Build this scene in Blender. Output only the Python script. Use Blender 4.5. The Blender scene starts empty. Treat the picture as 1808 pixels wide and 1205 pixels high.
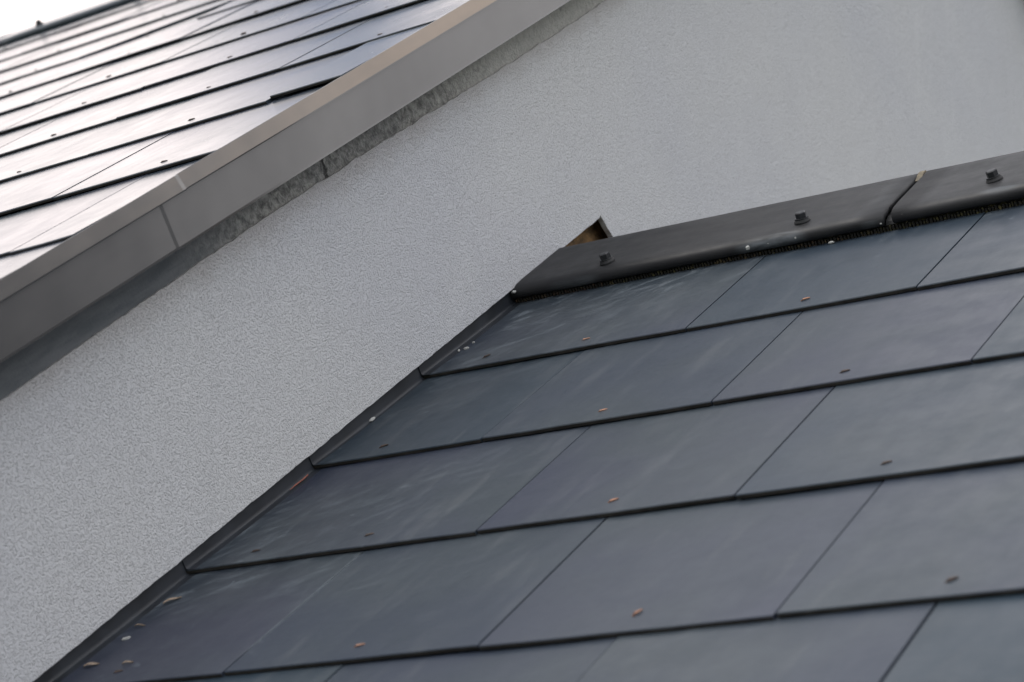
import bpy, bmesh, math, random
from mathutils import Vector, Matrix, noise
random.seed(7)
SC = bpy.context.scene
COL = SC.collection

# ------------------------------------------------------------------ frames
K = 0.806                                   # metres per survey unit
F_PX, CX, CY = 4381.0, 904.0, 602.5
def vdir(px, py):
    return Vector((px - CX, -(py - CY), F_PX)).normalized()
xl = vdir(-5800, 1845)
sc_ = vdir(3375, -1510)
sc_ = (sc_ - xl * sc_.dot(xl)).normalized()
Xc = -xl                                    # along the courses, away from the wall
Nc = Xc.cross(sc_)
if Nc.y < 0: Nc = -Nc                       # roof normal, upwards
th = math.atan2(Xc.y, -Xc.z)
UPc = Vector((0, math.cos(th), math.sin(th)))
PITCH = math.asin(sc_.dot(UPc))
CP, SP = math.cos(PITCH), math.sin(PITCH)
Yc = sc_ * CP - Nc * SP
def c2w(v): return Vector((v.dot(Xc), v.dot(Yc), v.dot(UPc)))
BASE = Vector((0, 0, 5.0))                  # crease of wall and lower roof, tail of the first course
o_cam = Vector((0, 0, 0))
_r = Vector((745 - CX, -(672 - CY), F_PX)) / F_PX
o_cam = _r * (-1.0 / Nc.dot(_r)) * K
CAM = BASE - c2w(o_cam)
RIGHT, CUP, FWD = c2w(Vector((1, 0, 0))), c2w(Vector((0, 1, 0))), c2w(Vector((0, 0, 1)))
SW, NW = Vector((0, CP, SP)), Vector((0, -SP, CP))
XW = Vector((1, 0, 0))

class Frame:
    def __init__(s, o, x, y, z): s.o, s.x, s.y, s.z = o, x, y, z
    def __call__(s, x, y, z=0.0): return s.o + s.x * x + s.y * y + s.z * z
LO = Frame(BASE, XW, SW, NW)                # lower roof: (x, s, n)
_m = ((0.999, -0.037, -0.020), (0.037, 0.999, 0.004), (0.020, -0.005, 1.0))
def _col(j): return (XW * _m[0][j] + SW * _m[1][j] + NW * _m[2][j])
ux = _col(0).normalized(); uy = _col(1); uy = (uy - ux * uy.dot(ux)).normalized(); uz = ux.cross(uy)
UPF = Frame(LO(0, -0.2015, 0.402), ux, uy, uz)   # upper roof

# ------------------------------------------------------------------ helpers
def link(o):
    COL.objects.link(o); return o
def thing(name, loc, label, cat, group=None):
    o = bpy.data.objects.new(name, None); o.location = loc; o.empty_display_size = 0.1
    o['label'] = label; o['category'] = cat; o['kind'] = 'thing'
    if group: o['group'] = group
    return link(o)
WPOS = {}
def obj(name, bm, mat, parent=None, origin=None, smooth=False):
    """bm holds WORLD coordinates; origin becomes the object's origin."""
    bm.normal_update()
    me = bpy.data.meshes.new(name)
    if origin is None:
        origin = Vector((0, 0, 0))
        for v in bm.verts: origin += v.co
        origin /= max(1, len(bm.verts))
    for v in bm.verts: v.co -= origin
    bm.to_mesh(me); bm.free()
    me.materials.append(mat)
    if mat.name.endswith('_slate'): me.materials.append(M_TAIL)
    if smooth:
        for p in me.polygons: p.use_smooth = True
    o = bpy.data.objects.new(name, me)
    base = WPOS.get(parent.name, parent.location) if parent else Vector((0, 0, 0))
    o.location = origin - base
    if parent: o.parent = parent
    link(o); WPOS[o.name] = origin.copy()
    return o
def prism(bm, fr, prof, x0, x1, closed=True, nx=1, jit=None):
    """sweep a (y, z) profile along the frame's x axis"""
    rings = []
    for i in range(nx + 1):
        x = x0 + (x1 - x0) * i / nx
        rings.append([bm.verts.new(fr(x, y, z)) for (y, z) in prof])
    n = len(prof); m = n if closed else n - 1
    for a, b in zip(rings[:-1], rings[1:]):
        for j in range(m):
            bm.faces.new((a[j], b[j], b[(j + 1) % n], a[(j + 1) % n]))
    if closed:
        bm.faces.new(rings[0]); bm.faces.new(rings[-1][::-1])
def sweep_s(bm, fr, prof, s0, s1, ns=1, closed=True):
    """sweep an (x, n) profile along the slope axis"""
    rings = []
    for i in range(ns + 1):
        s = s0 + (s1 - s0) * i / ns
        rings.append([bm.verts.new(fr(x, s, z)) for (x, z) in prof])
    n = len(prof); m = n if closed else n - 1
    for a, b in zip(rings[:-1], rings[1:]):
        for j in range(m):
            bm.faces.new((a[j], b[j], b[(j + 1) % n], a[(j + 1) % n]))
    if closed:
        bm.faces.new(rings[0]); bm.faces.new(rings[-1][::-1])
def box(bm, fr, x0, x1, y0, y1, z0, z1):
    prism(bm, fr, [(y0, z0), (y1, z0), (y1, z1), (y0, z1)], x0, x1)
def fixn(bm): bmesh.ops.recalc_face_normals(bm, faces=bm.faces)
def plate(bm, pts, x0, x1):
    """polygon in (y, z) world, extruded along world x"""
    a = [bm.verts.new((x0, y, z)) for (y, z) in pts]
    b = [bm.verts.new((x1, y, z)) for (y, z) in pts]
    f0 = bm.faces.new(a); f1 = bm.faces.new(b[::-1])
    n = len(pts)
    for i in range(n):
        bm.faces.new((a[i], a[(i + 1) % n], b[(i + 1) % n], b[i]))
    bmesh.ops.triangulate(bm, faces=[f0, f1], ngon_method='EAR_CLIP')
    fixn(bm)
def sn(s, n):                               # (s, n) in the wall plane to world (y, z)
    p = BASE + SW * s + NW * n
    return (p.y, p.z)

# ------------------------------------------------------------------ materials
def newmat(name):
    m = bpy.data.materials.new(name); m.use_nodes = True
    nt = m.node_tree; b = nt.nodes['Principled BSDF']
    return m, nt, b
class NT:
    def __init__(s, nt): s.nt = nt
    def n(s, t, **kw):
        nd = s.nt.nodes.new(t)
        for k, v in kw.items(): setattr(nd, k, v)
        return nd
    def l(s, a, b): s.nt.links.new(a, b)
    def val(s, inp, v):
        if hasattr(v, 'links') or isinstance(v, bpy.types.NodeSocket): s.l(v, inp)
        else: inp.default_value = v
    def math(s, op, a, b=0.0, c=0.0, clamp=False):
        nd = s.n('ShaderNodeMath', operation=op, use_clamp=clamp)
        s.val(nd.inputs[0], a); s.val(nd.inputs[1], b); s.val(nd.inputs[2], c)
        return nd.outputs[0]
    def dot(s, v, w):
        nd = s.n('ShaderNodeVectorMath', operation='DOT_PRODUCT')
        s.val(nd.inputs[0], v); s.val(nd.inputs[1], w); return nd.outputs['Value']
    def noise(s, vec, scale, detail=4, rough=0.6, dist=0.0):
        nd = s.n('ShaderNodeTexNoise'); s.l(vec, nd.inputs['Vector'])
        nd.inputs['Scale'].default_value = scale; nd.inputs['Detail'].default_value = detail
        nd.inputs['Roughness'].default_value = rough; nd.inputs['Distortion'].default_value = dist
        return nd.outputs['Fac']
    def ramp(s, fac, lo, hi, a=0.0, b=1.0, smooth=True):
        nd = s.n('ShaderNodeMapRange', interpolation_type='SMOOTHSTEP' if smooth else 'LINEAR')
        s.val(nd.inputs['Value'], fac); s.val(nd.inputs['From Min'], lo); s.val(nd.inputs['From Max'], hi)
        s.val(nd.inputs['To Min'], a); s.val(nd.inputs['To Max'], b)
        return nd.outputs[0]
    def mix(s, fac, a, b):
        nd = s.n('ShaderNodeMix', data_type='RGBA')
        s.val(nd.inputs[0], fac)
        s.val(nd.inputs[6], a); s.val(nd.inputs[7], b)
        return nd.outputs[2]
    def comb(s, x, y, z):
        nd = s.n('ShaderNodeCombineXYZ')
        s.val(nd.inputs[0], x); s.val(nd.inputs[1], y); s.val(nd.inputs[2], z); return nd.outputs[0]
    def bump(s, h, strength, dist, normal=None):
        nd = s.n('ShaderNodeBump'); s.l(h, nd.inputs['Height'])
        nd.inputs['Strength'].default_value = strength; nd.inputs['Distance'].default_value = dist
        if normal: s.l(normal, nd.inputs['Normal'])
        return nd.outputs[0]
def C4(r, g=None, b=None):
    if g is None: g = b = r
    return (r, g, b, 1.0)
def frame_coords(t):
    pos = t.n('ShaderNodeNewGeometry').outputs['Position']
    rel = t.n('ShaderNodeVectorMath', operation='SUBTRACT'); t.l(pos, rel.inputs[0]); rel.inputs[1].default_value = BASE
    x = t.dot(rel.outputs[0], XW); s = t.dot(rel.outputs[0], SW); n = t.dot(rel.outputs[0], NW)
    return rel.outputs[0], x, s, n

def slate_material(name, lower=True, dark=1.0):
    m, nt, b = newmat(name); t = NT(nt)
    p, x, s, n = frame_coords(t)
    rnd = t.n('ShaderNodeObjectInfo').outputs['Random']
    off = t.math('MULTIPLY', rnd, 37.0)
    v_iso = t.comb(t.math('ADD', x, off), s, n)
    v_str = t.comb(t.math('MULTIPLY', t.math('ADD', x, off), 6.0), s, t.math('ADD', n, off))     # stretched down the slope
    v_rub = t.comb(t.math('ADD', t.math('MULTIPLY', x, 1.6), t.math('MULTIPLY', s, 1.2)), t.math('ADD', t.math('MULTIPLY', s, 4.0), t.math('MULTIPLY', x, -3.0)), off)
    big = t.noise(v_iso, 3.0, 3, 0.5)
    mid = t.noise(v_iso, 14.0, 5, 0.65)
    fine = t.noise(v_iso, 240.0, 3, 0.6)
    streak = t.noise(v_str, 5.0, 5, 0.6)
    rub = t.noise(v_rub, 7.0, 6, 0.72, 0.9)
    c = t.mix(rnd, C4(0.020 * dark, 0.033 * dark, 0.046 * dark), C4(0.031 * dark, 0.036 * dark, 0.056 * dark))
    c = t.mix(t.ramp(big, 0.35, 0.7), c, C4(0.031 * dark, 0.041 * dark, 0.050 * dark))
    c = t.mix(t.math('MULTIPLY', t.ramp(streak, 0.52, 0.78), 0.35 if lower else 0.15), c, C4(0.09, 0.097, 0.105))
    # pale lime rubbed over the surface: strongest beside the wall and under the ridge
    spots = t.ramp(t.noise(v_iso, 55.0, 4, 0.7), 0.63, 0.76)
    smear = t.math('MULTIPLY', t.ramp(rub, 0.46, 0.78), t.ramp(big, 0.38, 0.62))
    if lower:
        near_wall = t.ramp(x, 0.02, 0.38, 1.0, 0.0)
        near_ridge = t.ramp(s, 0.10, 0.27, 0.0, 0.9)
        zone = t.math('MAXIMUM', near_wall, near_ridge)
        zone = t.math('MULTIPLY_ADD', zone, 0.9, 0.10)
        drip = t.math('MULTIPLY', t.ramp(t.math('ABSOLUTE', t.math('SUBTRACT', x, 0.247)), 0.0005, 0.0035, 1.0, 0.0),
                      t.math('MULTIPLY', t.ramp(s, -0.79, -0.74), t.ramp(s, -0.56, -0.53, 1.0, 0.0)))
        drip = t.math('MULTIPLY', drip, t.ramp(t.noise(v_iso, 30, 3), 0.3, 0.6, 0.25, 0.6))
    else:
        zone = 0.15; drip = 0.0
    lime = t.math('MULTIPLY', t.math('MAXIMUM', t.math('MULTIPLY', smear, 0.62), t.math('MULTIPLY', spots, 0.55)), zone)
    lime = t.math('MAXIMUM', lime, drip, clamp=True)
    c = t.mix(lime, c, C4(0.22, 0.25, 0.275))
    scratch = t.ramp(t.noise(v_rub, 60.0, 2, 0.5), 0.72, 0.76)
    c = t.mix(t.math('MULTIPLY', scratch, 0.45), c, C4(0.02))
    t.l(c, b.inputs['Base Color'])
    r = t.ramp(mid, 0.3, 0.75, 0.30, 0.46) if lower else t.ramp(mid, 0.3, 0.75, 0.21, 0.26)
    r = t.math('ADD', r, t.math('MULTIPLY', t.ramp(streak, 0.4, 0.8), 0.10 if lower else 0.03))
    r = t.math('ADD', r, t.math('MULTIPLY', lime, 0.35), clamp=True)
    t.l(r, b.inputs['Roughness'])
    h = t.math('ADD', t.math('MULTIPLY', fine, 0.5), t.math('MULTIPLY', mid, 1.0))
    nb = t.bump(h, 0.17 if lower else 0.06, 0.0012)
    nb = t.bump(big, 0.20 if lower else 0.14, 0.004, nb)
    t.l(nb, b.inputs['Normal'])
    b.inputs['IOR'].default_value = 1.37 if lower else 1.5
    return m
M_SLATE = slate_material('lower_slate')
M_SLATE_UP = slate_material('upper_slate', lower=False)

def simple(name, col, rough, metallic=0.0, var=0.25, scale=25.0, bump=0.0, bscale=300.0, bdist=0.001, spec=0.5):
    m, nt, b = newmat(name); t = NT(nt)
    p, x, s, n = frame_coords(t)
    nz = t.noise(p, scale, 4, 0.6)
    d = C4(*[c * (1 - var) for c in col]); l = C4(*[min(1, c * (1 + var)) for c in col])
    t.l(t.mix(t.ramp(nz, 0.3, 0.7), d, l), b.inputs['Base Color'])
    t.l(t.ramp(nz, 0.3, 0.7, rough * 0.9, min(1, rough * 1.12)), b.inputs['Roughness'])
    b.inputs['Metallic'].default_value = metallic
    b.inputs['Specular IOR Level'].default_value = spec
    if bump > 0:
        t.l(t.bump(t.noise(p, bscale, 4, 0.6), bump, bdist), b.inputs['Normal'])
    return m
M_EDGE = simple('slate_underlay', (0.012, 0.012, 0.013), 0.8)
M_FLASH = simple('coated_sheet', (0.017, 0.020, 0.026), 0.52, 0.0, 0.35, 18, 0.1, 60, 0.002)
M_BOLT = simple('black_screw', (0.016, 0.017, 0.020), 0.45, 0.0, 0.2, 80)
M_WASH = simple('rubber_washer', (0.012, 0.012, 0.013), 0.7)
M_COPPER = simple('copper_nail', (0.26, 0.13, 0.08), 0.5, 0.3, 0.4, 160)
M_COPPER_D = simple('weathered_copper_nail', (0.060, 0.040, 0.032), 0.7, 0.1, 0.4, 160)
M_BROWN = simple('wood_fibre', (0.17, 0.10, 0.045), 0.9, 0, 0.5, 60, 0.6, 200, 0.003)
M_CORE = simple('wall_core', (0.22, 0.21, 0.2), 0.9)
M_CRUMB = simple('mortar_crumb', (0.40, 0.40, 0.385), 0.9, 0, 0.2, 400, 0.5, 900, 0.001)
M_LEAF = simple('dry_leaf', (0.26, 0.20, 0.15), 0.8, 0, 0.4, 300)
M_TWIG = simple('rust_red_twig', (0.24, 0.065, 0.038), 0.6, 0, 0.3, 200)
M_TAPE = simple('sealing_tape', (0.15, 0.125, 0.085), 0.8, 0, 0.4, 200)
M_GROUND = simple('garden_ground', (0.07, 0.085, 0.045), 0.95, 0, 0.5, 0.8)
M_TAIL = simple('cut_slate_edge', (0.036, 0.033, 0.030), 0.9, 0, 0.35, 40, spec=0.2)
M_DECK = simple('roof_deck', (0.03, 0.03, 0.032), 0.9)

def cap_material():
    m, nt, b = newmat('ridge_cap_cement'); t = NT(nt)
    p, x, s, n = frame_coords(t)
    v_long = t.comb(x, t.math('MULTIPLY', s, 5.0), t.math('MULTIPLY', n, 5.0))
    lng = t.noise(v_long, 9.0, 5, 0.6, 0.3)
    mid = t.noise(p, 30.0, 4, 0.6)
    c = t.mix(t.ramp(lng, 0.35, 0.7), C4(0.012, 0.0122, 0.014), C4(0.023, 0.023, 0.0245))
    # rubbed pale patches below the screws
    lime = 0.0
    for (bx, bs, w, hgt, k) in ((0.105, 0.248, 0.050, 0.011, 0.55), (0.405, 0.255, 0.050, 0.010, 1.0), (0.72, 0.262, 0.03, 0.006, 0.35), (0.545, 0.25, 0.02, 0.006, .5)):
        ex = t.math('DIVIDE', t.math('SUBTRACT', x, bx), w); es = t.math('DIVIDE', t.math('SUBTRACT', s, bs), hgt)
        r2 = t.math('ADD', t.math('MULTIPLY', ex, ex), t.math('MULTIPLY', es, es))
        lime = t.math('MAXIMUM', lime, t.math('MULTIPLY', t.ramp(r2, 0.0, 1.3, 1.0, 0.0), k))
    lime = t.math('MULTIPLY', lime, t.ramp(lng, 0.35, 0.62, 0.1, 0.75))
    c = t.mix(lime, c, C4(0.17, 0.19, 0.21))
    spots = t.math('MULTIPLY', t.ramp(t.noise(p, 70, 3, 0.6), 0.72, 0.8), 0.35)
    c = t.mix(spots, c, C4(0.16))
    t.l(c, b.inputs['Base Color'])
    t.l(t.ramp(mid, 0.3, 0.7, 0.47, 0.58), b.inputs['Roughness'])
    t.l(t.bump(lng, 0.15, 0.002, t.bump(t.noise(p, 300, 3), 0.12, 0.001)), b.inputs['Normal'])
    return m
M_CAP = cap_material()
M_CAP.node_tree.nodes['Principled BSDF'].inputs['Specular IOR Level'].default_value = 0.32

def render_material():
    m, nt, b = newmat('scraped_render'); t = NT(nt)
    p, x, s, n = frame_coords(t)
    pw = t.comb(0.0, s, n)
    warp = t.n('ShaderNodeTexNoise'); t.l(pw, warp.inputs['Vector']); warp.inputs['Scale'].default_value = 120.0; warp.inputs['Detail'].default_value = 2
    ad = t.n('ShaderNodeVectorMath', operation='MULTIPLY_ADD'); t.l(warp.outputs['Color'], ad.inputs[0]); ad.inputs[1].default_value = (0.005, 0.005, 0.005); t.l(pw, ad.inputs[2])
    g1 = t.noise(ad.outputs[0], 430.0, 3, 0.55)
    g2 = t.noise(ad.outputs[0], 700.0, 2, 0.5)
    worm = t.math('ABSOLUTE', t.math('SUBTRACT', g1, 0.5))
    pits = t.ramp(g1, 0.32, 0.50, 1.0, 0.0)
    big = t.noise(pw, 1.3, 3, 0.5); mid = t.noise(pw, 9.0, 4, 0.55)
    c = t.mix(t.ramp(big, 0.3, 0.7), C4(0.545, 0.548, 0.58), C4(0.595, 0.593, 0.60))
    c = t.mix(t.math('MULTIPLY', t.ramp(mid, 0.45, 0.8), 0.25), c, C4(0.63, 0.63, 0.635))
    c = t.mix(t.math('MULTIPLY', t.ramp(g2, 0.3, 0.45, 1.0, 0.0), 0.10), c, C4(0.45))
    c = t.mix(t.math('MULTIPLY', pits, 0.16), c, C4(0.34))  # pit shade mixed into the colour, on top of the bump
    run = t.noise(t.comb(0.0, t.math('MULTIPLY', t.dot(p, (0, 1, 0)), 16.0), t.math('MULTIPLY', t.dot(p, (0, 0, 1)), 1.6)), 1.0, 4, 0.6)
    c = t.mix(t.math('MULTIPLY', t.ramp(run, 0.52, 0.75), 0.10), c, C4(0.46, 0.46, 0.48))
    c = t.mix(t.math('MULTIPLY', t.ramp(run, 0.28, 0.42, 1.0, 0.0), 0.14), c, C4(0.70, 0.70, 0.71))
    # weather tinge along the ragged top edge
    rag = t.math('ADD', n, t.math('MULTIPLY', t.math('SUBTRACT', t.noise(pw, 20, 4), 0.5), 0.05))
    tinge = t.ramp(rag, 0.255, 0.305, 0.0, 0.55)
    c = t.mix(tinge, c, C4(0.42, 0.385, 0.365))
    t.l(c, b.inputs['Base Color'])
    b.inputs['Roughness'].default_value = 0.95; b.inputs['Specular IOR Level'].default_value = 0.15
    h = t.math('SUBTRACT', t.math('ADD', t.math('MULTIPLY', g1, 0.45), t.math('MULTIPLY', g2, 0.25)), t.math('MULTIPLY', pits, 0.5))
    t.l(t.bump(h, 0.80, 0.0026), b.inputs['Normal'])
    return m
M_RENDER = render_material()

def mortar_material():
    m, nt, b = newmat('smeared_mortar'); t = NT(nt)
    p, x, s, n = frame_coords(t)
    pw = t.comb(0.0, s, n)
    a = t.noise(pw, 95.0, 6, 0.68, 0.3); g = t.noise(pw, 300.0, 3, 0.6)
    lng = t.noise(t.comb(0.0, s, t.math('MULTIPLY', n, 7.0)), 14.0, 5, 0.6, 0.5)
    patch = t.noise(pw, 5.0, 3, 0.5)
    up = t.ramp(s, -0.42, -0.12)              # smooth grey sheet low down, rough mortar further up
    c = t.mix(t.ramp(lng, 0.3, 0.7), C4(0.098, 0.110, 0.120), C4(0.150, 0.157, 0.168))
    c2 = t.mix(t.ramp(a, 0.32, 0.66), C4(0.115, 0.112, 0.106), C4(0.46, 0.45, 0.42))
    c2 = t.mix(t.math('MULTIPLY', t.ramp(lng, 0.5, 0.68), 0.6), c2, C4(0.25, 0.245, 0.23))
    c2 = t.mix(t.math('MULTIPLY', t.ramp(s, 0.15, 0.45), t.ramp(patch, 0.35, 0.6, 0.2, 0.7)), c2, C4(0.52, 0.51, 0.48))
    c = t.mix(t.math('MULTIPLY', up, t.ramp(patch, 0.25, 0.5, 0.6, 1.0)), c, c2)
    c = t.mix(t.math('MULTIPLY', t.ramp(t.noise(pw, 26, 4, 0.6), 0.62, 0.7), t.math('MULTIPLY', t.ramp(s, -.4, -.3), 0.5)), c, C4(0.09))
    fold = t.math('MULTIPLY', t.ramp(t.math('ABSOLUTE', t.math('ADD', t.math('SUBTRACT', s, -0.043), t.math('MULTIPLY', t.math('SUBTRACT', a, 0.5), 0.03))), 0.001, 0.0045, 1.0, 0.0), 0.85)
    c = t.mix(fold, c, C4(0.012))
    t.l(c, b.inputs['Base Color']); b.inputs['Roughness'].default_value = 0.85
    h = t.math('SUBTRACT', t.math('ADD', a, t.math('MULTIPLY', g, 0.5)), t.math('MULTIPLY', fold, 0.8))
    t.l(t.bump(t.math('MULTIPLY', h, t.math('MULTIPLY_ADD', up, 0.85, 0.15)), 0.8, 0.006), b.inputs['Normal'])
    return m
M_MORTAR = mortar_material()

def trim_material():
    m, nt, b = newmat('coated_trim_metal'); t = NT(nt)
    p, x, s, n = frame_coords(t)
    big = t.noise(p, 4.0, 3, 0.5); st = t.noise(t.comb(t.math('MULTIPLY', x, 3), t.math('MULTIPLY', s, 2.0), t.math('MULTIPLY', n, 14.0)), 6.0, 4, 0.5)
    c = t.mix(t.ramp(big, 0.3, 0.7), C4(0.180, 0.170, 0.162), C4(0.216, 0.204, 0.193))
    dust = t.math('MULTIPLY', t.ramp(t.noise(p, 130, 4, 0.65), 0.62, 0.75), 0.10)
    c = t.mix(dust, c, C4(0.22, 0.21, 0.2))
    t.l(c, b.inputs['Base Color'])
    t.l(t.ramp(st, 0.3, 0.7, 0.15, 0.20), b.inputs['Roughness'])
    b.inputs['Metallic'].default_value = 0.75
    t.l(t.bump(big, 0.25, 0.006), b.inputs['Normal'])
    return m
M_TRIM = trim_material()

def strip_material():
    m, nt, b = newmat('vent_strip_moss'); t = NT(nt)
    p, x, s, n = frame_coords(t)
    nz = t.noise(p, 170.0, 3, 0.6); mm = t.noise(p, 7.0, 3, 0.6)
    c = t.mix(t.ramp(nz, 0.5, 0.68), C4(0.010, 0.009, 0.008), t.mix(t.ramp(mm, 0.4, 0.6), C4(0.085, 0.075, 0.027), C4(0.10, 0.05, 0.033)))
    c = t.mix(t.ramp(t.noise(p, 260.0, 2, 0.5), 0.68, 0.74), c, C4(0.20, 0.18, 0.11))
    t.l(c, b.inputs['Base Color']); b.inputs['Roughness'].default_value = 0.9
    return m
M_STRIP = strip_material()

# ------------------------------------------------------------------ slates
GAUGE, LEN, WID, THK, LIFT = 0.270, 0.575, 0.300, 0.0048, 0.0012
TILT = (THK + LIFT) / GAUGE
def slate_bm(fr, x0, x1, s0, length=LEN, seed=0, twist=0.0, extra=0.0, rot=0.0, thk=THK, vcut=None, diag=0.0, lift0=LIFT):
    """one slate: rounded tail, faint warp; fr coordinates to world"""
    bm = bmesh.new()
    rng = random.Random(seed)
    nx = max(4, int((x1 - x0) / 0.03)); ch = 0.0011
    bow = rng.uniform(-0.0006, 0.0007); tw = rng.uniform(-0.0007, 0.0007) + twist; ph = rng.uniform(0, 50)
    TILT_ = (thk + lift0) / GAUGE
    lift = lift0 + rng.uniform(0, 0.0010) + extra
    ys = [0.0, ch * 0.9] + [y for y in (0.09, 0.18, 0.27, 0.40) if y < length - 0.03] + [length]
    cr, sr = math.cos(rot), math.sin(rot)
    def pt(x, y, top, inset):
        u = (x - x0) / (x1 - x0)
        if vcut is not None: x = x0 + u * (vcut + 0.037 * (s0 + y) - x0)
        z = lift + (thk if top else 0.0) - inset - y * TILT_ + bow * (1 - 4 * (u - .5) ** 2) + tw * (u - .5)
        if diag: y = y + diag * u ** 1.3 * max(0.0, 1 - y / 0.30)
        if y < 0.002:
            y = y + noise.noise(Vector((x * 60 + ph, seed * 3.1, 0))) * 0.0013 + noise.noise(Vector((x * 9 + ph, seed, 4))) * 0.0008
        if rot:
            dx, dy = (x - x0), y
            return fr(x0 + dx * cr - dy * sr, s0 + dx * sr + dy * cr, z)
        return fr(x, s0 + y, z)
    xs = [x0, x0 + 0.0003] + [x0 + (x1 - x0) * i / nx for i in range(1, nx)] + [x1 - 0.0003, x1]
    top = []
    for j, y in enumerate(ys):
        row = []
        for i, x in enumerate(xs):
            ins = ch if j == 0 else 0.0
            row.append(bm.verts.new(pt(x, y, True, ins)))
        top.append(row)
    bot = [[bm.verts.new(pt(x, y, False, 0)) for x in xs] for y in (ys[0] + 0.0004, ys[-1])]
    for j in range(len(ys) - 1):
        for i in range(len(xs) - 1):
            bm.faces.new((top[j][i], top[j][i + 1], top[j + 1][i + 1], top[j + 1][i]))
    for i in range(len(xs) - 1):
        bm.faces.new((bot[0][i], bot[0][i + 1], top[0][i + 1], top[0][i]))
        bm.faces.new((bot[0][i + 1], bot[0][i], bot[1][i], bot[1][i + 1]))
        bm.faces.new((bot[1][i + 1], bot[1][i], top[-1][i], top[-1][i + 1]))
    bm.normal_update()
    for side in (0, -1):
        vs = [bot[0][side]] + [top[j][side] for j in range(len(ys))] + [bot[1][side]]
        bm.faces.new(vs if side == -1 else vs[::-1])
    for f in bm.faces:
        if f.calc_center_median().dot(fr.y) < fr(0, s0, 0).dot(fr.y) + 0.004 and abs(f.normal.dot(fr.z)) < 0.4: f.material_index = 1
        elif abs(f.normal.dot(fr.x)) > 0.7: f.material_index = 1  # joint sides take the dark edge colour, standing in for shade in the gaps
    return bm
def nail_bm(fr, x, s, z, ang, ln=0.011, r=0.0013, seed=0, hk=1.0):
    """a copper rivet tail: short shank bent flat to the slate"""
    rng = random.Random(seed)
    bm = bmesh.new()
    d = Vector((math.cos(ang), math.sin(ang)))
    kink = rng.uniform(-0.3, 0.3)
    path = [(0, 0, -0.001, r * 1.0), (0.05, 0, 0.0012, r * 1.0), (0.2, 0.02, 0.0021, r * 1.3), (0.55, 0.06 * kink, 0.0021, r * 1.15), (0.85, 0.22 * kink, 0.0017, r * .9), (1.0, 0.34 * kink, 0.0014, r * 0.5)]
    rings = []
    for k, (a, bb, h, rr) in enumerate(path):
        h *= hk
        cx = x + ln * (a * d.x - bb * d.y); cs = s + ln * (a * d.y + bb * d.x)
        if k < 2:
            e1 = (1, 0, 0); e2 = (0, 1, 0)
        else:
            e1 = (-d.y, d.x, 0); e2 = (0, 0, 1)
        ring = []
        for q in range(7):
            t_ = 2 * math.pi * q / 7
            ring.append(bm.verts.new(fr(cx + rr * (math.cos(t_) * e1[0] + math.sin(t_) * e2[0]), cs + rr * (math.cos(t_) * e1[1] + math.sin(t_) * e2[1]), z + h + rr * 0.7 * (math.cos(t_) * e1[2] + math.sin(t_) * e2[2]))))
        rings.append(ring)
    for a, b in zip(rings[:-1], rings[1:]):
        for q in range(7): bm.faces.new((a[q], a[(q + 1) % 7], b[(q + 1) % 7], b[q]))
    bm.faces.new(rings[-1]); bm.faces.new(rings[0][::-1])
    fixn(bm)
    return bm
def project(p):
    d = p - CAM; z = d.dot(FWD)
    if z <= 0.1: return (1e6, 1e6)
    return (CX + F_PX * d.dot(RIGHT) / z, CY - F_PX * d.dot(CUP) / z)
def in_view(pts, m=4):
    q = [project(p) for p in pts]
    xs = [a for a, b in q]; ys = [b for a, b in q]
    return max(xs) > -m and min(xs) < 1808 + m and max(ys) > -m and min(ys) < 1205 + m

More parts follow.
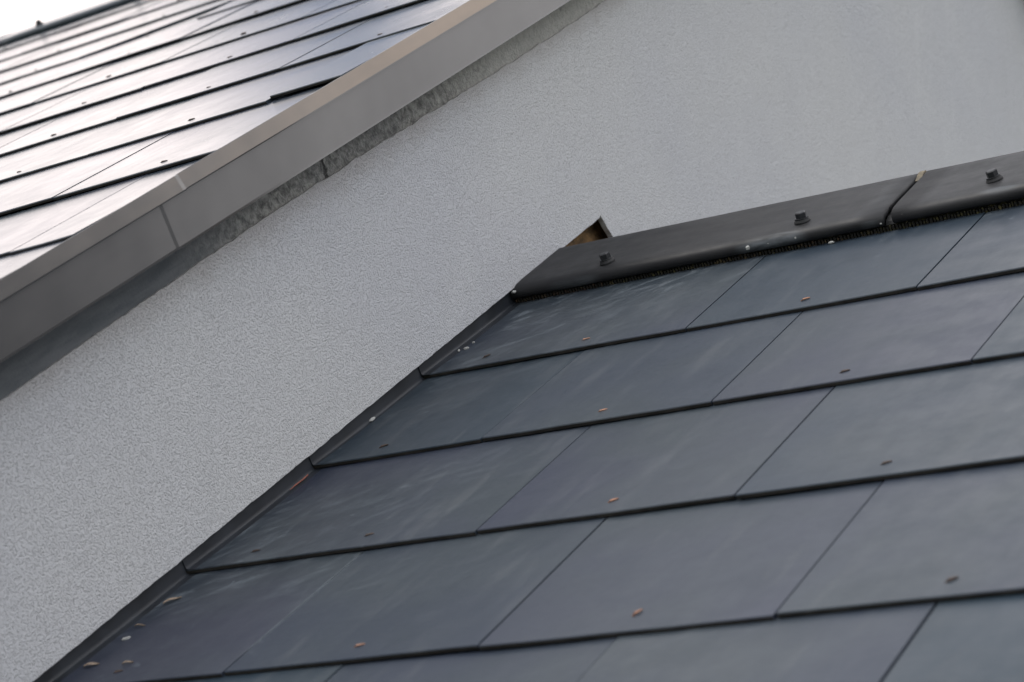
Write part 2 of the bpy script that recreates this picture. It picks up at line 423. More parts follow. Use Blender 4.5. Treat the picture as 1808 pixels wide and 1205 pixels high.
# ------------------------------------------------------------------ lower roof
lower = thing('slate_roof', LO(0, -0.9, -0.03), 'dark blue grey slate roof running up along the pale wall to a capped ridge', 'roof')
X_END = 2.6
FIELD = bmesh.new()
def absorb(dst, src):
    me = bpy.data.meshes.new('tmp'); src.to_mesh(me); src.free(); dst.from_mesh(me); bpy.data.meshes.remove(me)
RIDGE_S = 0.389                              # roof apex
joint_gap = {}
rows = range(-8, 2)                          # row 0 = tail at s = 0, negative = further down
low_joints = {0: 0.393, 1: 0.247}
for k in rows:
    s0 = GAUGE * k
    par = k % 2
    if k == 1: s0 = GAUGE                     # the top course runs under the ridge cap
    first = low_joints[par]
    xs = [0.0012] + [first + 0.3015 * i for i in range(0, 9)]
    for i in range(len(xs) - 1):
        a, b = xs[i], xs[i + 1]
        if a > X_END: break
        rng = random.Random(k * 97 + i)
        g = rng.choice((0.0015, 0.0018, 0.0021))
        if b > 0.98: g = 0.0030
        length = min(LEN, (RIDGE_S - s0) * 1.0 - 0.01) if s0 + LEN > RIDGE_S - 0.01 else LEN
        if length < 0.05: continue
        sx = a if i == 0 else a + g / 2 + rng.uniform(-0.0006, 0.0006)
        ex = b - g / 2
        ds = rng.uniform(-0.0012, 0.0012)
        bm = slate_bm(LO, sx, ex, s0 + ds, length, seed=k * 31 + i)
        vis = in_view([LO(sx, s0, 0), LO(ex, s0, 0), LO(sx, min(s0 + GAUGE, RIDGE_S), 0), LO(ex, min(s0 + GAUGE, RIDGE_S), 0)]) and k < 1
        if vis:
            sl = obj('slate', bm, M_SLATE, lower, LO(sx, s0, 0), smooth=False)
            nails = []
            for hx in ([0.084, 0.239] if (par == 0 and i == 0) else [0.091] if i == 0 else [(a + b) / 2]):
                nails.append(hx)
            for q, hx in enumerate(nails):
                sd = k * 7 + i * 3 + q
                ang = random.Random(sd).uniform(0.35, 1.0)
                dull = hx < 0.1 or random.Random(sd + 9).random() < 0.3
                hs = s0 + 0.027 + random.Random(sd).uniform(-.002, .002)
                zt = THK + LIFT - 0.027 * TILT + 0.0002
                obj('copper_rivet', nail_bm(LO, hx - 0.004 + random.Random(sd).uniform(-.003, .003), hs, zt, ang, 0.0110, 0.0015 if dull else 0.0013, sd, 0.5), M_COPPER_D if dull else M_COPPER, sl)
        else:
            absorb(FIELD, bm)
o = obj('slate_field', FIELD, M_SLATE, lower); o['kind'] = 'stuff'
bm = bmesh.new()
prism(bm, LO, [(-2.3, -0.035), (RIDGE_S, -0.035), (RIDGE_S, -0.06), (-2.3, -0.06)], 0.0, X_END)
obj('roof_deck', bm, M_DECK, lower)
# back slope, a plain slab of the same slates
B_S, B_N = math.cos(2 * PITCH), -math.sin(2 * PITCH)
def back(t, off): return (RIDGE_S + B_S * t + SP * 0 + off * math.sin(2 * PITCH), B_N * t + off * math.cos(2 * PITCH))
bm = bmesh.new()
prism(bm, LO, [back(0.01, -0.002), back(2.6, -0.002), back(2.6, -0.04), back(0.03, -0.04)], 0.012, X_END); fixn(bm)
obj('back_slope', bm, M_SLATE, lower)

# stepped flashing: one bent sheet per course
def flashing(k):
    s0 = GAUGE * k; s1 = s0 + 0.315
    if k == 0: s1 = s0 + 0.30
    bm = bmesh.new(); ns = 10
    rings = []
    for i in range(ns + 1):
        y = (s1 - s0) * i / ns
        z0 = THK + LIFT - y * TILT + 0.0006
        px = 0.0034 + 0.0030 * math.sin(math.pi * min(1, y / 0.3)) - 0.0026 * y / 0.3 + noise.noise(Vector((y * 20, k * 5, 0))) * 0.0006
        prof = [(px + 0.012, z0 - 0.0005), (px + 0.012, z0 - 0.0001), (px + 0.004, z0 + 0.0004), (px + 0.0016, z0 + 0.0010), (px + 0.0006, z0 + 0.0022), (px + 0.0001, z0 + 0.0040), (px - 0.0002, z0 + 0.022), (px, 0.048), (px - 0.0014, 0.048), (px - 0.0014, z0 - 0.0003)]
        rings.append([bm.verts.new(LO(a, s0 + y - 0.0012, b)) for a, b in prof])
    n = 10
    for a, b in zip(rings[:-1], rings[1:]):
        for j in range(n): bm.faces.new((a[j], b[j], b[(j + 1) % n], a[(j + 1) % n]))
    bm.faces.new(rings[0]); bm.faces.new(rings[-1][::-1]); fixn(bm)
    return obj('step_flashing', bm, M_FLASH, lower)
for k in range(-8, 1): flashing(k)

# ridge caps
def cap_profile(s_lip, s_apex, top, thick=0.007, n0=0.0080):
    """(s, n) outline of one angled cap: front wing with rolled lip, apex, back wing"""
    out = [(s_lip + 0.0015, n0), (s_lip - 0.0012, n0 + 0.002), (s_lip - 0.0018, n0 + 0.006), (s_lip - 0.0010, n0 + 0.0100), (s_lip + 0.0018, n0 + 0.0135), (s_lip + 0.0065, n0 + 0.0160), (s_lip + 0.013, n0 + 0.0172), (s_lip + 0.03, n0 + 0.0180)]
    out += [(s_apex - 0.02, top), (s_apex - 0.006, top), (s_apex - 0.001, top - 0.0012), (s_apex + 0.003, top - 0.006)]
    for t_ in (0.02, 0.155):
        out.append((s_apex + 0.003 + B_S * t_, top - 0.006 + B_N * t_))
    inner = [(s_apex - 0.006 + B_S * 0.15, top - 0.008 + B_N * 0.15), (s_apex - 0.008, top - thick - 0.002), (s_lip + 0.022, n0 + 0.010), (s_lip + 0.009, n0 + 0.008), (s_lip + 0.006, n0)]
    return out + inner
def make_cap(fr, x0, x1, s_lip, s_apex, top, parent, mat, nx=14, rise=0.0, n0=0.008):
    bm = bmesh.new()
    prof = cap_profile(s_lip, s_apex, top, n0=n0)
    rings = []
    for i in range(nx + 1):
        x = x0 + (x1 - x0) * i / nx
        w = noise.noise(Vector((x * 6, s_lip, 1.0))) * 0.0007 + rise
        ins = 0.0012 if i in (0, nx) else 0
        rings.append([bm.verts.new(fr(x, y, z + w)) for (y, z) in prof])
    n = len(prof)
    for a, b in zip(rings[:-1], rings[1:]):
        for j in range(n): bm.faces.new((a[j], b[j], b[(j + 1) % n], a[(j + 1) % n]))
    f0 = bm.faces.new(rings[0]); f1 = bm.faces.new(rings[-1][::-1])
    bmesh.ops.triangulate(bm, faces=[f0, f1]); fixn(bm)
    o = obj('ridge_cap', bm, mat, parent, smooth=False)
    for p in o.data.polygons: p.use_smooth = True
    return o
def cyl(bm, fr, x, s, z0, z1, r0, r1, n=24, capt=True):
    a = [bm.verts.new(fr(x + r0 * math.cos(2 * math.pi * q / n), s + r0 * math.sin(2 * math.pi * q / n), z0)) for q in range(n)]
    b = [bm.verts.new(fr(x + r1 * math.cos(2 * math.pi * q / n), s + r1 * math.sin(2 * math.pi * q / n), z1)) for q in range(n)]
    for q in range(n): bm.faces.new((a[q], a[(q + 1) % n], b[(q + 1) % n], b[q]))
    if capt: bm.faces.new(b)
def bolt(fr, x, s, z, parent, yaw=0.0, tilt=0.0):
    c, si = math.cos(yaw), math.sin(yaw)
    f2 = Frame(fr(x, s, z), (fr.x * c + fr.y * si + fr.z * tilt).normalized(), (fr.y * c - fr.x * si).normalized(), (fr.z - fr.x * tilt).normalized())
    bm = bmesh.new()
    cyl(bm, f2, 0, 0, -0.002, 0.0016, 0.0108, 0.0108, 28); cyl(bm, f2, 0, 0, 0.0016, 0.0052, 0.0108, 0.0086, 28); fixn(bm)
    w = obj('washer', bm, M_WASH, parent)
    bm = bmesh.new()
    cyl(bm, f2, 0, 0, 0.0052, 0.0064, 0.0092, 0.0090, 28)
    cyl(bm, f2, 0, 0, 0.0064, 0.0128, 0.0074, 0.0074, 6); cyl(bm, f2, 0, 0, 0.0128, 0.0140, 0.0074, 0.0060, 6); fixn(bm)
    o = obj('screw', bm, M_BOLT, parent)
S_LIP, S_APEX, CAP_TOP = 0.2560, 0.4085, 0.0262
cap1 = make_cap(LO, -0.045, 0.5630, S_LIP, S_APEX, CAP_TOP, lower, M_CAP)
cap2 = make_cap(LO, 0.5755, 1.22, S_LIP, S_APEX, CAP_TOP, lower, M_CAP, rise=0.0012)
cap3 = make_cap(LO, 1.2245, 1.9, S_LIP, S_APEX, CAP_TOP, lower, M_CAP)
cap4 = make_cap(LO, 1.9045, X_END, S_LIP, S_APEX, CAP_TOP, lower, M_CAP)
cap1['label'] = 'first ridge cap, its end tucked under the pale wall'
bolt(LO, 0.150, 0.282, 0.0258, cap1, 0.3, 0.04); bolt(LO, 0.441, 0.288, 0.0258, cap1, 0.8, -0.05); bolt(LO, 0.702, 0.296, 0.0270, cap2, 0.1, 0.08); bolt(LO, 1.0, 0.285, 0.027, cap2, 0.5)
bm = bmesh.new()
prism(bm, LO, [(S_LIP + 0.012, -0.004), (S_LIP + 0.012, 0.0085), (S_APEX - 0.03, 0.0085), (S_APEX - 0.03, -0.004)], -0.03, X_END); fixn(bm)
obj('dark_filler', bm, M_DECK, lower)  # dark filler added so the hollow under the caps looks shaded
# vent strip: a comb of little teeth under the lip
bm = bmesh.new(); rng = random.Random(3)
prism(bm, LO, [(S_LIP + 0.006, -0.003), (S_LIP + 0.006, 0.0090), (S_LIP + 0.0110, 0.0090), (S_LIP + 0.0110, -0.003)], 0.002, X_END)
x = 0.006
while x < X_END - 0.01:
    w = rng.uniform(0.0018, 0.0030)
    box(bm, LO, x, x + w, S_LIP + 0.0015 + rng.uniform(0, .001), S_LIP + 0.0058, -0.001, 0.0066 + rng.uniform(-.0012, .0008))
    x += w + rng.uniform(0.0016, 0.0026)
fixn(bm)
obj('vent_strip', bm, M_STRIP, lower)
bm = bmesh.new()
prism(bm, LO, [(S_LIP + 0.004, 0.008), (S_LIP + 0.007, 0.0120), (S_LIP + 0.016, 0.0150), (S_APEX - 0.012, 0.0155), (S_APEX - 0.02, 0.015), (S_LIP + 0.02, 0.010)], 0.560, 0.582); fixn(bm)
obj('joint_seal', bm, M_EDGE, lower)
# scrap of sealing tape in the joint of two caps
bm = bmesh.new()
prism(bm, LO, [(S_APEX - 0.028, CAP_TOP - 0.003), (S_APEX - 0.010, CAP_TOP + 0.0022), (S_APEX - 0.003, CAP_TOP + 0.0018), (S_APEX + 0.002, CAP_TOP - 0.006)], 0.5645, 0.5725, True, 3); fixn(bm)
obj('sealing_tape', bm, M_TAPE, lower)

# ------------------------------------------------------------------ gable wall
wall = thing('gable_wall', Vector((-0.2, 0, 0)), 'pale grey rendered gable wall with fine scraped texture between the two slate roofs', 'wall')
FACE_X = 0.010
def rag(s, amp, f=40.0, ph=0.0):
    return amp * (noise.noise(Vector((s * f, ph, 0.3))) + 0.5 * noise.noise(Vector((s * f * 3.1, ph, 1.7))))
S_EAVE, R_APEX_S, R_APEX_N = -2.45, 2.37, 0.402
# render layer outline, in (s, n)
pts = []
s = S_EAVE
while s < 0.537:
    pts.append((s, 0.0228 + rag(s, 0.0007, 60) - max(0, rag(s, 0.0016, 14, 9) - 0.0004))); s += 0.004
pts.append((0.5385, 0.0255))
tb = 0.004
while tb < 0.10:
    pts.append((0.539 + B_S * tb + rag(tb, 0.0012, 120, 2), 0.0255 + B_N * tb)); tb += 0.004
pts.append((0.539 + B_S * 2.55, 0.0255 + B_N * 2.55))
edge_low = [sn(a, b) for a, b in pts]
def stain_edge(s):
    base = 0.2865 + 0.010 * max(0.0, min(1.0, (s + 0.75) / 0.5))
    if s > 0.05: base -= 0.006 * min(1, (s - .05) / .4)
    return base + rag(s, 0.0022, 22, 5) * max(0.25, min(1, (s + .6) * 2)) + rag(s, 0.0010, 90, 8)
top = []
s = R_APEX_S - 0.10
while s > S_EAVE:
    top.append((s, stain_edge(s))); s -= 0.005
top.append((S_EAVE, stain_edge(S_EAVE)))
apex_p = (R_APEX_S - 0.02, 0.335)
back_top = (apex_p[0] + B_S * 3.2, apex_p[1] + B_N * 3.2)
rear = sn(*back_top); low_end = edge_low[-1]
outline = edge_low + [(low_end[0], 0.0), (rear[0], 0.0), rear, sn(*apex_p)] + [sn(a, b) for a, b in top]
front = sn(S_EAVE, stain_edge(S_EAVE)); 
outline += [(front[0] - 0.3, front[1] - 0.22), (front[0] - 0.3, 0.0), (edge_low[0][0], 0.0)]
bm = bmesh.new(); plate(bm, outline, 0.002, FACE_X)
o = obj('render_coat', bm, M_RENDER, wall)
# mortar band behind the ragged edge, right up under the verge trim
bm = bmesh.new()
plate(bm, [sn(S_EAVE, 0.26), sn(R_APEX_S - 0.05, 0.26), sn(R_APEX_S - 0.05, 0.372), sn(S_EAVE, 0.372)], -0.03, FACE_X - 0.0035)
obj('mortar_band', bm, M_MORTAR, wall)
# insulation and core
ins = [sn(S_EAVE, 0.055), sn(0.532, 0.055), sn(0.532 + 0.03, 0.03), sn(0.558 + B_S * 2.5, 0.03 + B_N * 2.5), (low_end[0] + .1, 0.0), (rear[0], 0.0), rear, sn(*apex_p), sn(S_EAVE, 0.33)]
bm = bmesh.new(); plate(bm, ins, -0.015, 0.0015); obj('insulation', bm, M_BROWN, wall)
core = [(front[0] - 0.3, 0.0), (rear[0], 0.0), rear, sn(apex_p[0], apex_p[1]), (front[0] - 0.3, front[1] - 0.22)]
bm = bmesh.new(); plate(bm, core, -0.36, -0.016); obj('wall_core', bm, M_BROWN, wall)

# ------------------------------------------------------------------ upper roof
upper = thing('slate_roof', UPF(-1.0, 0.5, -0.05), 'slate roof above the wall, shining white with glare, edged by grey metal trim', 'roof')
U_E = 0.335 * K; U_S0 = 0.216 * K; U_W = 0.3675 * K
U_RIDGE = 3.085 * K                            # lip of the upper ridge cap
U_XR = 0.052
FIELD = bmesh.new()
for k in range(-8, 9):
    s0 = U_S0 + U_E * k
    x = (-0.242 if k % 2 else -0.424) * K
    edges = [U_XR] + [x - U_W * i for i in range(0, 12)]
    if (U_XR - x) > U_W + 0.02: edges.insert(1, x + U_W)
    for i in range(len(edges) - 1):
        b, a = edges[i], edges[i + 1]
        rng = random.Random(k * 53 + i + 900)
        g = rng.choice((0.001, 0.0013, 0.0017))
        length = min(LEN, U_RIDGE + 0.10 - s0)
        if length < 0.06: continue
        ds = rng.uniform(-0.0025, 0.0025)
        rot = 0.0; extra = 0.0
        if k == 1 and i == 0: extra = 0.0
        if k == 4: extra = 0.0010
        sx, ex = a + g / 2, b - (g / 2 if i else 0)
        step = 0.0
        if k == 0 and i == 0: ds = 0.011; extra = 0.0022
        diag = 0.15 if (k == 5 and i == 4) else 0.0
        bm = slate_bm(UPF, sx, ex, s0 + ds, length, seed=k * 17 + i + 400, diag=diag, thk=0.0038, lift0=0.0006, vcut=(0.0597 if i == 0 else None), extra=extra + rng.uniform(-0.0004, 0.0008), rot=rot)
        vis = in_view([UPF(sx, s0, 0), UPF(ex, s0, 0), UPF(sx, s0 + U_E, 0), UPF(ex, s0 + U_E, 0)], 0) and s0 < U_RIDGE
        if vis:
            sl = obj('slate', bm, M_SLATE_UP, upper, UPF(sx, s0, 0))
            if diag: sl['label'] = 'slate with a slanting cut tail'
            sd = k * 13 + i + 77
            if b < U_XR:
                hx = (a + b) / 2
            else:
                hx = a + U_W / 2
            if hx < U_XR - 0.02:
                hs = s0 + 0.030 + random.Random(sd).uniform(-.003, .004)
                obj('copper_rivet', nail_bm(UPF, hx, hs, 0.0044 - 0.028 * 0.0044 / GAUGE + extra + 0.0002, random.Random(sd).uniform(-0.1, 0.4), 0.0095, 0.0015, sd, 0.35), M_COPPER_D, sl)
        else:
            absorb(FIELD, bm)
o = obj('slate_field', FIELD, M_SLATE_UP, upper); o['kind'] = 'stuff'
bm = bmesh.new()
prism(bm, UPF, [(-2.2, -0.035), (U_RIDGE + 0.09, -0.035), (U_RIDGE + 0.09, -0.07), (-2.2, -0.07)], -3.6, 0.03); fixn(bm)
obj('roof_deck', bm, M_DECK, upper)
bm = bmesh.new()
ra = U_RIDGE + 0.112
def backu(t, off): return (ra + B_S * t + off * math.sin(2 * PITCH), B_N * t + off * math.cos(2 * PITCH))
prism(bm, UPF, [backu(0.01, -0.002), backu(3.0, -0.002), backu(3.0, -0.06), backu(0.05, -0.06)], -3.6, 0.045); fixn(bm)
obj('back_slope', bm, M_SLATE_UP, upper)
# upper ridge caps
xs = [-3.6, -3.0, -2.40, -1.8, -1.2, -0.6, 0.03]
for a, b in zip(xs[:-1], xs[1:]):
    c = make_cap(UPF, a + 0.002, b - 0.002, U_RIDGE, U_RIDGE + 0.125, 0.0205, upper, M_SLATE_UP, 8, n0=0.0025)
    bolt(UPF, a + 0.14, U_RIDGE + 0.030, 0.0200, c); bolt(UPF, a + 0.45, U_RIDGE + 0.030, 0.0200, c)
bm = bmesh.new()
prism(bm, UPF, [(U_RIDGE + 0.005, -0.003), (U_RIDGE + 0.005, 0.004), (U_RIDGE + 0.10, 0.004), (U_RIDGE + 0.10, -0.003)], -3.6, 0.03); fixn(bm)
obj('vent_strip', bm, M_STRIP, upper)

# verge trim: folded flange above, fascia board below, each in two lengths
def verge_piece(name, prof, s0, s1, curl=0.0, ns=24):
    bm = bmesh.new(); rings = []
    L_ = s1 - s0
    for s in [s0, s0 + .0025, s0 + .005, s0 + .02] + [s0 + L_ * i / ns for i in range(1, ns)] + [s1 - .02, s1 - .005, s1 - .0025, s1]:
        w = noise.noise(Vector((s * 2.3, 3, 1))) * 0.0008
        c = curl * max(0.0, 1 - (s1 - s) / 0.005) if curl > 0 else -curl * max(0.0, 1 - (s - s0) / 0.005)
        rings.append([bm.verts.new(LO(x + w + c * (j in (0, 1, 2)), s, n)) for j, (x, n) in enumerate(prof)])
    n = len(prof)
    for a, b in zip(rings[:-1], rings[1:]):
        for j in range(n): bm.faces.new((a[j], b[j], b[(j + 1) % n], a[(j + 1) % n]))
    bm.faces.new(rings[0]); bm.faces.new(rings[-1][::-1]); fixn(bm)
    return obj(name, bm, M_TRIM, upper)
flange = [(0.0655, 0.3884), (0.0662, 0.3900), (0.0618, 0.4078), (0.0612, 0.4081), (0.0607, 0.4078), (0.0652, 0.3899), (0.0642, 0.3884)]
fascia = [(0.0612, 0.3345), (0.0618, 0.3375), (0.0612, 0.3965), (0.0600, 0.3965), (0.0604, 0.3385), (0.0600, 0.3352), (0.045, 0.3352), (0.045, 0.3345)]
verge_piece('verge_flange', flange, -2.6, -0.3765, curl=0.0012)
fl2 = [(x - 0.0016, n + 0.0002) for x, n in flange]
verge_piece('verge_flange', fl2, -0.376, 2.45)
verge_piece('fascia_board', fascia, -2.6, -0.4192, curl=0.0010)
fa2 = [(x - 0.0016, n - 0.0010) for x, n in fascia]
verge_piece('fascia_board', fa2, -0.4182, 2.45)
bm = bmesh.new()
prism(bm, LO, [(-2.6, 0.345), (2.40, 0.345), (2.40, 0.385), (-2.6, 0.385)], 0.012, 0.058); fixn(bm)
obj('verge_batten', bm, M_DECK, upper)
# rear verge, coming down behind the ridge
bm = bmesh.new()
A = (2.355, 0.41)
prism(bm, LO, [A, (A[0] + B_S * 3, A[1] + B_N * 3), (A[0] - .075 + B_S * 3, A[1] - .02 + B_N * 3), (A[0] - 0.075, A[1] - 0.05)], 0.012, 0.062); fixn(bm)
obj('rear_fascia', bm, M_TRIM, upper)

# ------------------------------------------------------------------ loose bits lying on the roof
def crumb(x, s, z, r, seed, label, mat=None, name='mortar_crumb', cat='crumb', fr=LO, stretch=(1, 1, 0.7), ang=0.0):
    bm = bmesh.new(); bmesh.ops.create_icosphere(bm, subdivisions=2, radius=1.0)
    c, si = math.cos(ang), math.sin(ang); r *= 0.8
    for v in bm.verts:
        d = 1 + 0.35 * noise.noise(v.co * 1.7 + Vector((seed, 0, 0)))
        p = Vector((v.co.x * stretch[0], v.co.y * stretch[1], v.co.z * stretch[2])) * d * r
        p = Vector((p.x * c - p.y * si, p.x * si + p.y * c, p.z))
        v.co = fr(x + p.x, s + p.y, z + p.z + r * stretch[2] * 0.7)
    o = obj(name, bm, mat or M_CRUMB, None, fr(x, s, z)); o['label'] = label; o['category'] = cat
    return o
def zs(s):                                    # surface height of the lower slates at slope position s
    return (THK + LIFT) * (1 - ((s % GAUGE) / GAUGE)) + 0.0003
def zsu(s):
    return THK + LIFT - ((s - U_S0) % U_E) * TILT + 0.0005
G = 'mortar crumbs lying on the lower roof'
for (x, s, r, st, an, lab) in (
    (0.024, 0.083, 0.0034, (1.5, 0.8, 0.6), 0.3, 'wide pale mortar crumb on the topmost slate beside the flashing'),
    (0.019, 0.073, 0.0026, (0.8, 1.2, 0.7), 0.2, 'small pale mortar crumb just below the wide one by the flashing'),
    (0.023, 0.105, 0.0022, (1.2, 1, 0.7), 0.0, 'tiny grey crumb highest in the crease of the topmost flashing'),
    (0.010, -0.139, 0.0044, (0.6, 1.5, 0.6), -0.1, 'long pale crumb stuck on the second flashing from the ridge'),
    (0.488, 0.2525, 0.0034, (1.6, 0.8, 0.7), 0.1, 'white mortar lump on the slate against the vent strip below the second screw'),
    (0.036, -0.700, 0.0038, (1.7, 0.8, 0.5), 0.5, 'white oval crumb at the foot of the wall near the bottom edge'),
    ):
    o = crumb(x, s, zs(s) + (0.002 if x < 0.022 else 0), r, x * 100 + s * 10, lab, stretch=st, ang=an); o['group'] = G
crumb(0.372, 0.2550, 0.0135, 0.0034, 3.3, 'white mortar blob clinging to the rolled lip of the first ridge cap', stretch=(1.3, 0.8, 1.1))
crumb(0.441, 0.2552, 0.0150, 0.0018, 5.3, 'tiny white speck on the cap lip right of the mortar blob', stretch=(1, 0.8, 1.2))
crumb(0.4015, 0.2552, 0.0150, 0.0013, 7.3, 'faintest white fleck on the cap lip between blob and speck', stretch=(1, 0.8, 1.2))
crumb(0.5595, 0.2550, 0.0120, 0.0020, 9.3, 'white fleck on the cap lip just left of the cap joint', stretch=(1.2, 0.8, 1.0))
crumb(0.5895, 0.2562, 0.0185, 0.0020, 9.9, 'white flat fleck on the cap lip just right of the cap joint', stretch=(1.8, 0.7, 0.6))
crumb(0.0125, 0.252, 0.018, 0.0034, 11.3, 'grey plaster crumb wedged between the ridge cap end and the wall', stretch=(1.2, 1.0, 0.8))
def leaf(x, s, ln, w, ang, label):
    bm = bmesh.new(); c, si = math.cos(ang), math.sin(ang); z = zs(s)
    rings = []
    for i in range(7):
        u = i / 6.0; hw = w * math.sin(math.pi * min(1, 0.08 + u * 0.92)) ** 0.8
        row = []
        for j, v in enumerate((-1, -0.4, 0.4, 1)):
            lx = (u - .5) * ln; ly = v * hw
            row.append(bm.verts.new(LO(x + lx * c - ly * si, s + lx * si + ly * c, z + 0.0012 + abs(v) * 0.0012 + 0.0012 * math.sin(u * 5))))
        rings.append(row)
    for a, b in zip(rings[:-1], rings[1:]):
        for j in range(3): bm.faces.new((a[j], a[j + 1], b[j + 1], b[j]))
    g = bmesh.ops.extrude_face_region(bm, geom=list(bm.faces))
    for v in [e for e in g['geom'] if isinstance(e, bmesh.types.BMVert)]: v.co += NW * 0.0005
    fixn(bm)
    o = obj('dry_leaf', bm, M_LEAF, None, LO(x, s, z)); o['label'] = label; o['category'] = 'leaf'; o['group'] = 'dry leaf scraps at the foot of the wall'
leaf(0.034, -0.612, 0.021, 0.0030, 0.75, 'curled beige leaf scrap on the slate below the lowest flashing joint')
leaf(0.036, -0.760, 0.018, 0.0030, 0.35, 'frayed tan leaf scrap beside the wall, nearest the bottom left corner')
leaf(0.034, -0.672, 0.013, 0.0013, 0.2, 'thin straw of dry leaf above the white oval crumb')
leaf(0.090, -0.765, 0.012, 0.0020, 0.5, 'brown leaf scrap lying further from the wall near the bottom edge')
bm = bmesh.new()
path = [(0.0085, -0.292), (0.0105, -0.306), (0.0100, -0.322), (0.0115, -0.336)]
rings = []
for i, (x, s) in enumerate(path):
    rr = (0.0008, 0.0010, 0.0008, 0.0004)[i]
    rings.append([bm.verts.new(LO(x + rr * math.cos(q * math.pi / 3), s, zs(s) + 0.0032 + rr * math.sin(q * math.pi / 3))) for q in range(6)])
for a, b in zip(rings[:-1], rings[1:]):
    for q in range(6): bm.faces.new((a[q], a[(q + 1) % 6], b[(q + 1) % 6], b[q]))
bm.faces.new(rings[0]); bm.faces.new(rings[-1][::-1]); fixn(bm)
o = obj('twig', bm, M_TWIG, None, LO(0.01, -0.31, 0.005)); o['label'] = 'thin orange red twig lying in the flashing crease'; o['category'] = 'twig'

# ------------------------------------------------------------------ ground
bm = bmesh.new(); bmesh.ops.create_grid(bm, x_segments=8, y_segments=8, size=400)
o = obj('ground', bm, M_GROUND, None, Vector((0, 0, 0))); o['kind'] = 'structure'

# ------------------------------------------------------------------ sky and light
HF = Vector((FWD.x, FWD.y, 0)).normalized(); HR = Vector((HF.y, -HF.x, 0))
SUN_EL, SUN_OFF = math.radians(58), math.radians(-105)      # behind the upper roof, left of the view
gdir = (HF * math.cos(SUN_OFF) + HR * math.sin(SUN_OFF)) * math.cos(SUN_EL) + Vector((0, 0, math.sin(SUN_EL)))
GA, GE = math.radians(-12), math.radians(27)                    # the sky glow low over the upper ridge
ggl = (HF * math.cos(GA) + HR * math.sin(GA)) * math.cos(GE) + Vector((0, 0, math.sin(GE)))
w = bpy.data.worlds.new('World'); SC.world = w; w.use_nodes = True
nt = w.node_tree; t = NT(nt)
for nd in list(nt.nodes): nt.nodes.remove(nd)
out = t.n('ShaderNodeOutputWorld'); bg = t.n('ShaderNodeBackground'); t.l(bg.outputs[0], out.inputs[0])
sky = t.n('ShaderNodeTexSky', sky_type='NISHITA'); sky.sun_disc = False
sky.sun_elevation = SUN_EL; sky.sun_rotation = math.atan2(gdir.x, gdir.y)
dirv = t.n('ShaderNodeTexCoord').outputs['Generated']
dn = t.n('ShaderNodeVectorMath', operation='NORMALIZE'); t.l(dirv, dn.inputs[0]); d = dn.outputs[0]
el = t.dot(d, (0, 0, 1)); cosg = t.dot(d, ggl)
uu = t.dot(d, HR); ff = t.dot(d, HF)
az = t.math('ARCTAN2', uu, ff)
cl = t.noise(d, 2.2, 5, 0.55, 0.4)
# overcast veil: brighter overhead, with a glow set low over the upper ridge
lum = t.math('MULTIPLY_ADD', t.math('MAXIMUM', el, 0.0), 3.0, 3.6)
lum = t.math('MULTIPLY', lum, t.ramp(cl, 0.3, 0.7, 0.8, 1.2))
side = t.math('MAXIMUM', t.dot(d, (XW * 0.75 - HF * 0.1 + Vector((0, 0, 0.65))).normalized()), 0.0)  # extra sky brightness added on the wall's side to lift the render
lum = t.math('ADD', lum, t.math('MULTIPLY', t.math('MULTIPLY', side, side), 2.5))
glow = t.math('POWER', t.math('MAXIMUM', cosg, 0.0), 14.0)
veil = t.mix(t.math('MULTIPLY', glow, 1.0, clamp=True), C4(0.97, 0.985, 1.03), C4(1.12, 1.0, 0.955))
vm = t.n('ShaderNodeVectorMath', operation='SCALE'); t.l(veil, vm.inputs[0]); t.l(t.math('ADD', lum, t.math('MULTIPLY', glow, 4.4)), vm.inputs['Scale'])
q2 = t.math('ADD', el, t.math('MULTIPLY', t.math('SUBTRACT', 1.40, az), 1.5))
dark_patch = t.math('MULTIPLY', t.ramp(q2, 0.22, 0.75, 1.0, 0.0), t.math('MULTIPLY', t.ramp(az, 1.0, 1.2), t.ramp(az, 1.75, 2.05, 1.0, 0.0)))  # dark sky patch added so the verge trim mirrors a dark-to-light fade
warm = t.math('MULTIPLY', t.ramp(az, 1.0, 1.15), t.ramp(az, 1.35, 1.5, 1.0, 0.0))  # warm sky patch added for the verge flange to mirror
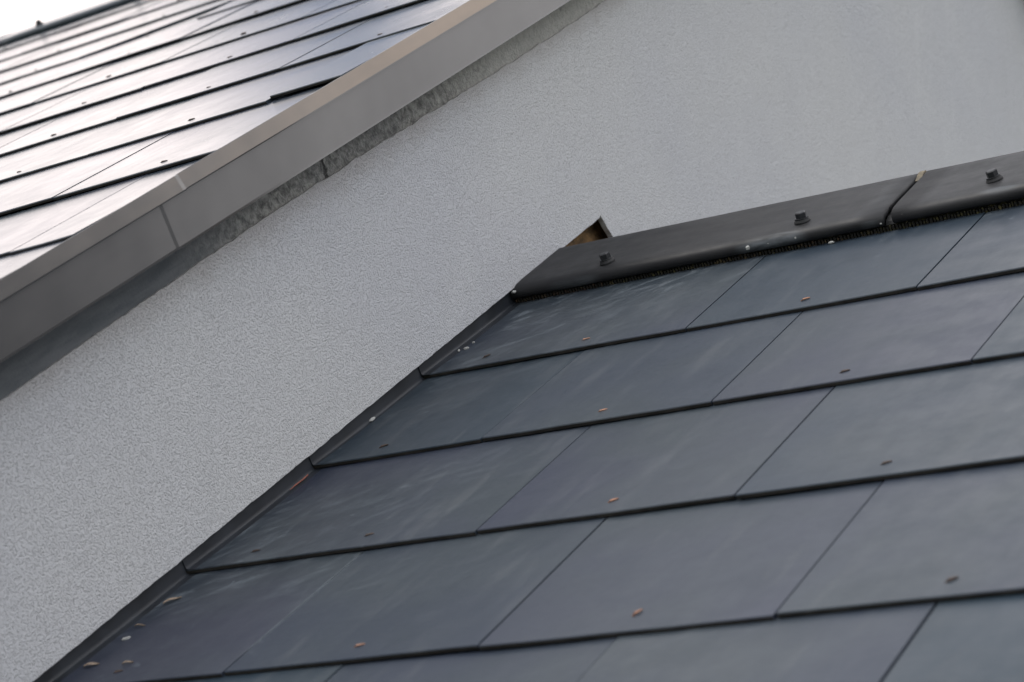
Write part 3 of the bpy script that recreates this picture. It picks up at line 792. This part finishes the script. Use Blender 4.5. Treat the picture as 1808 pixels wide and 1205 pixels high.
warm = t.math('MULTIPLY', warm, t.math('MULTIPLY', t.ramp(el, 0.45, 0.55), t.ramp(el, 0.68, 0.8, 1.0, 0.0)))
cv = t.mix(warm, vm.outputs[0], C4(8.6, 7.3, 6.3))
cv = t.mix(t.math('MULTIPLY', dark_patch, 0.96), cv, C4(0.55, 0.58, 0.66))
# a blue rift in the cloud
rift = t.math('MULTIPLY', t.ramp(az, -0.233, -0.204), t.ramp(az, -0.132, -0.116, 1.0, 0.0))
rift = t.math('MULTIPLY', rift, t.math('MULTIPLY', t.ramp(el, 0.475, 0.515), t.ramp(ff, 0.0, 0.1)))
fac = t.math('SUBTRACT', 0.92, t.math('MULTIPLY', rift, 0.92), clamp=True)
sk = t.n('ShaderNodeVectorMath', operation='SCALE'); t.l(sky.outputs[0], sk.inputs[0]); sk.inputs['Scale'].default_value = 0.5
mx = t.mix(fac, sk.outputs[0], cv)
t.l(mx, bg.inputs[0]); bg.inputs['Strength'].default_value = 0.12
sun = bpy.data.lights.new('sun', 'SUN'); sun.energy = 0.6; sun.angle = math.radians(20); sun.color = (1.0, 0.95, 0.88)
so = bpy.data.objects.new('sun', sun); so.rotation_euler = gdir.to_track_quat('Z', 'Y').to_euler(); so.location = (0, 0, 20); link(so)

# ------------------------------------------------------------------ camera
cam = bpy.data.cameras.new('camera'); co = bpy.data.objects.new('camera', cam); link(co)
co.matrix_world = Matrix(((RIGHT.x, CUP.x, -FWD.x, CAM.x), (RIGHT.y, CUP.y, -FWD.y, CAM.y), (RIGHT.z, CUP.z, -FWD.z, CAM.z), (0, 0, 0, 1)))
cam.sensor_width = 36.0; cam.lens = F_PX / 1808 * 36.0; cam.clip_start = 0.05; cam.clip_end = 2000
cam.dof.use_dof = True; cam.dof.focus_distance = (LO(0.30, 0.10, 0) - CAM).dot(FWD); cam.dof.aperture_fstop = 8.0
SC.camera = co
SC.view_settings.view_transform = 'Standard'; SC.view_settings.look = 'None'; SC.view_settings.exposure = 1.10; SC.view_settings.gamma = 1.0
SC.view_settings.use_curve_mapping = False
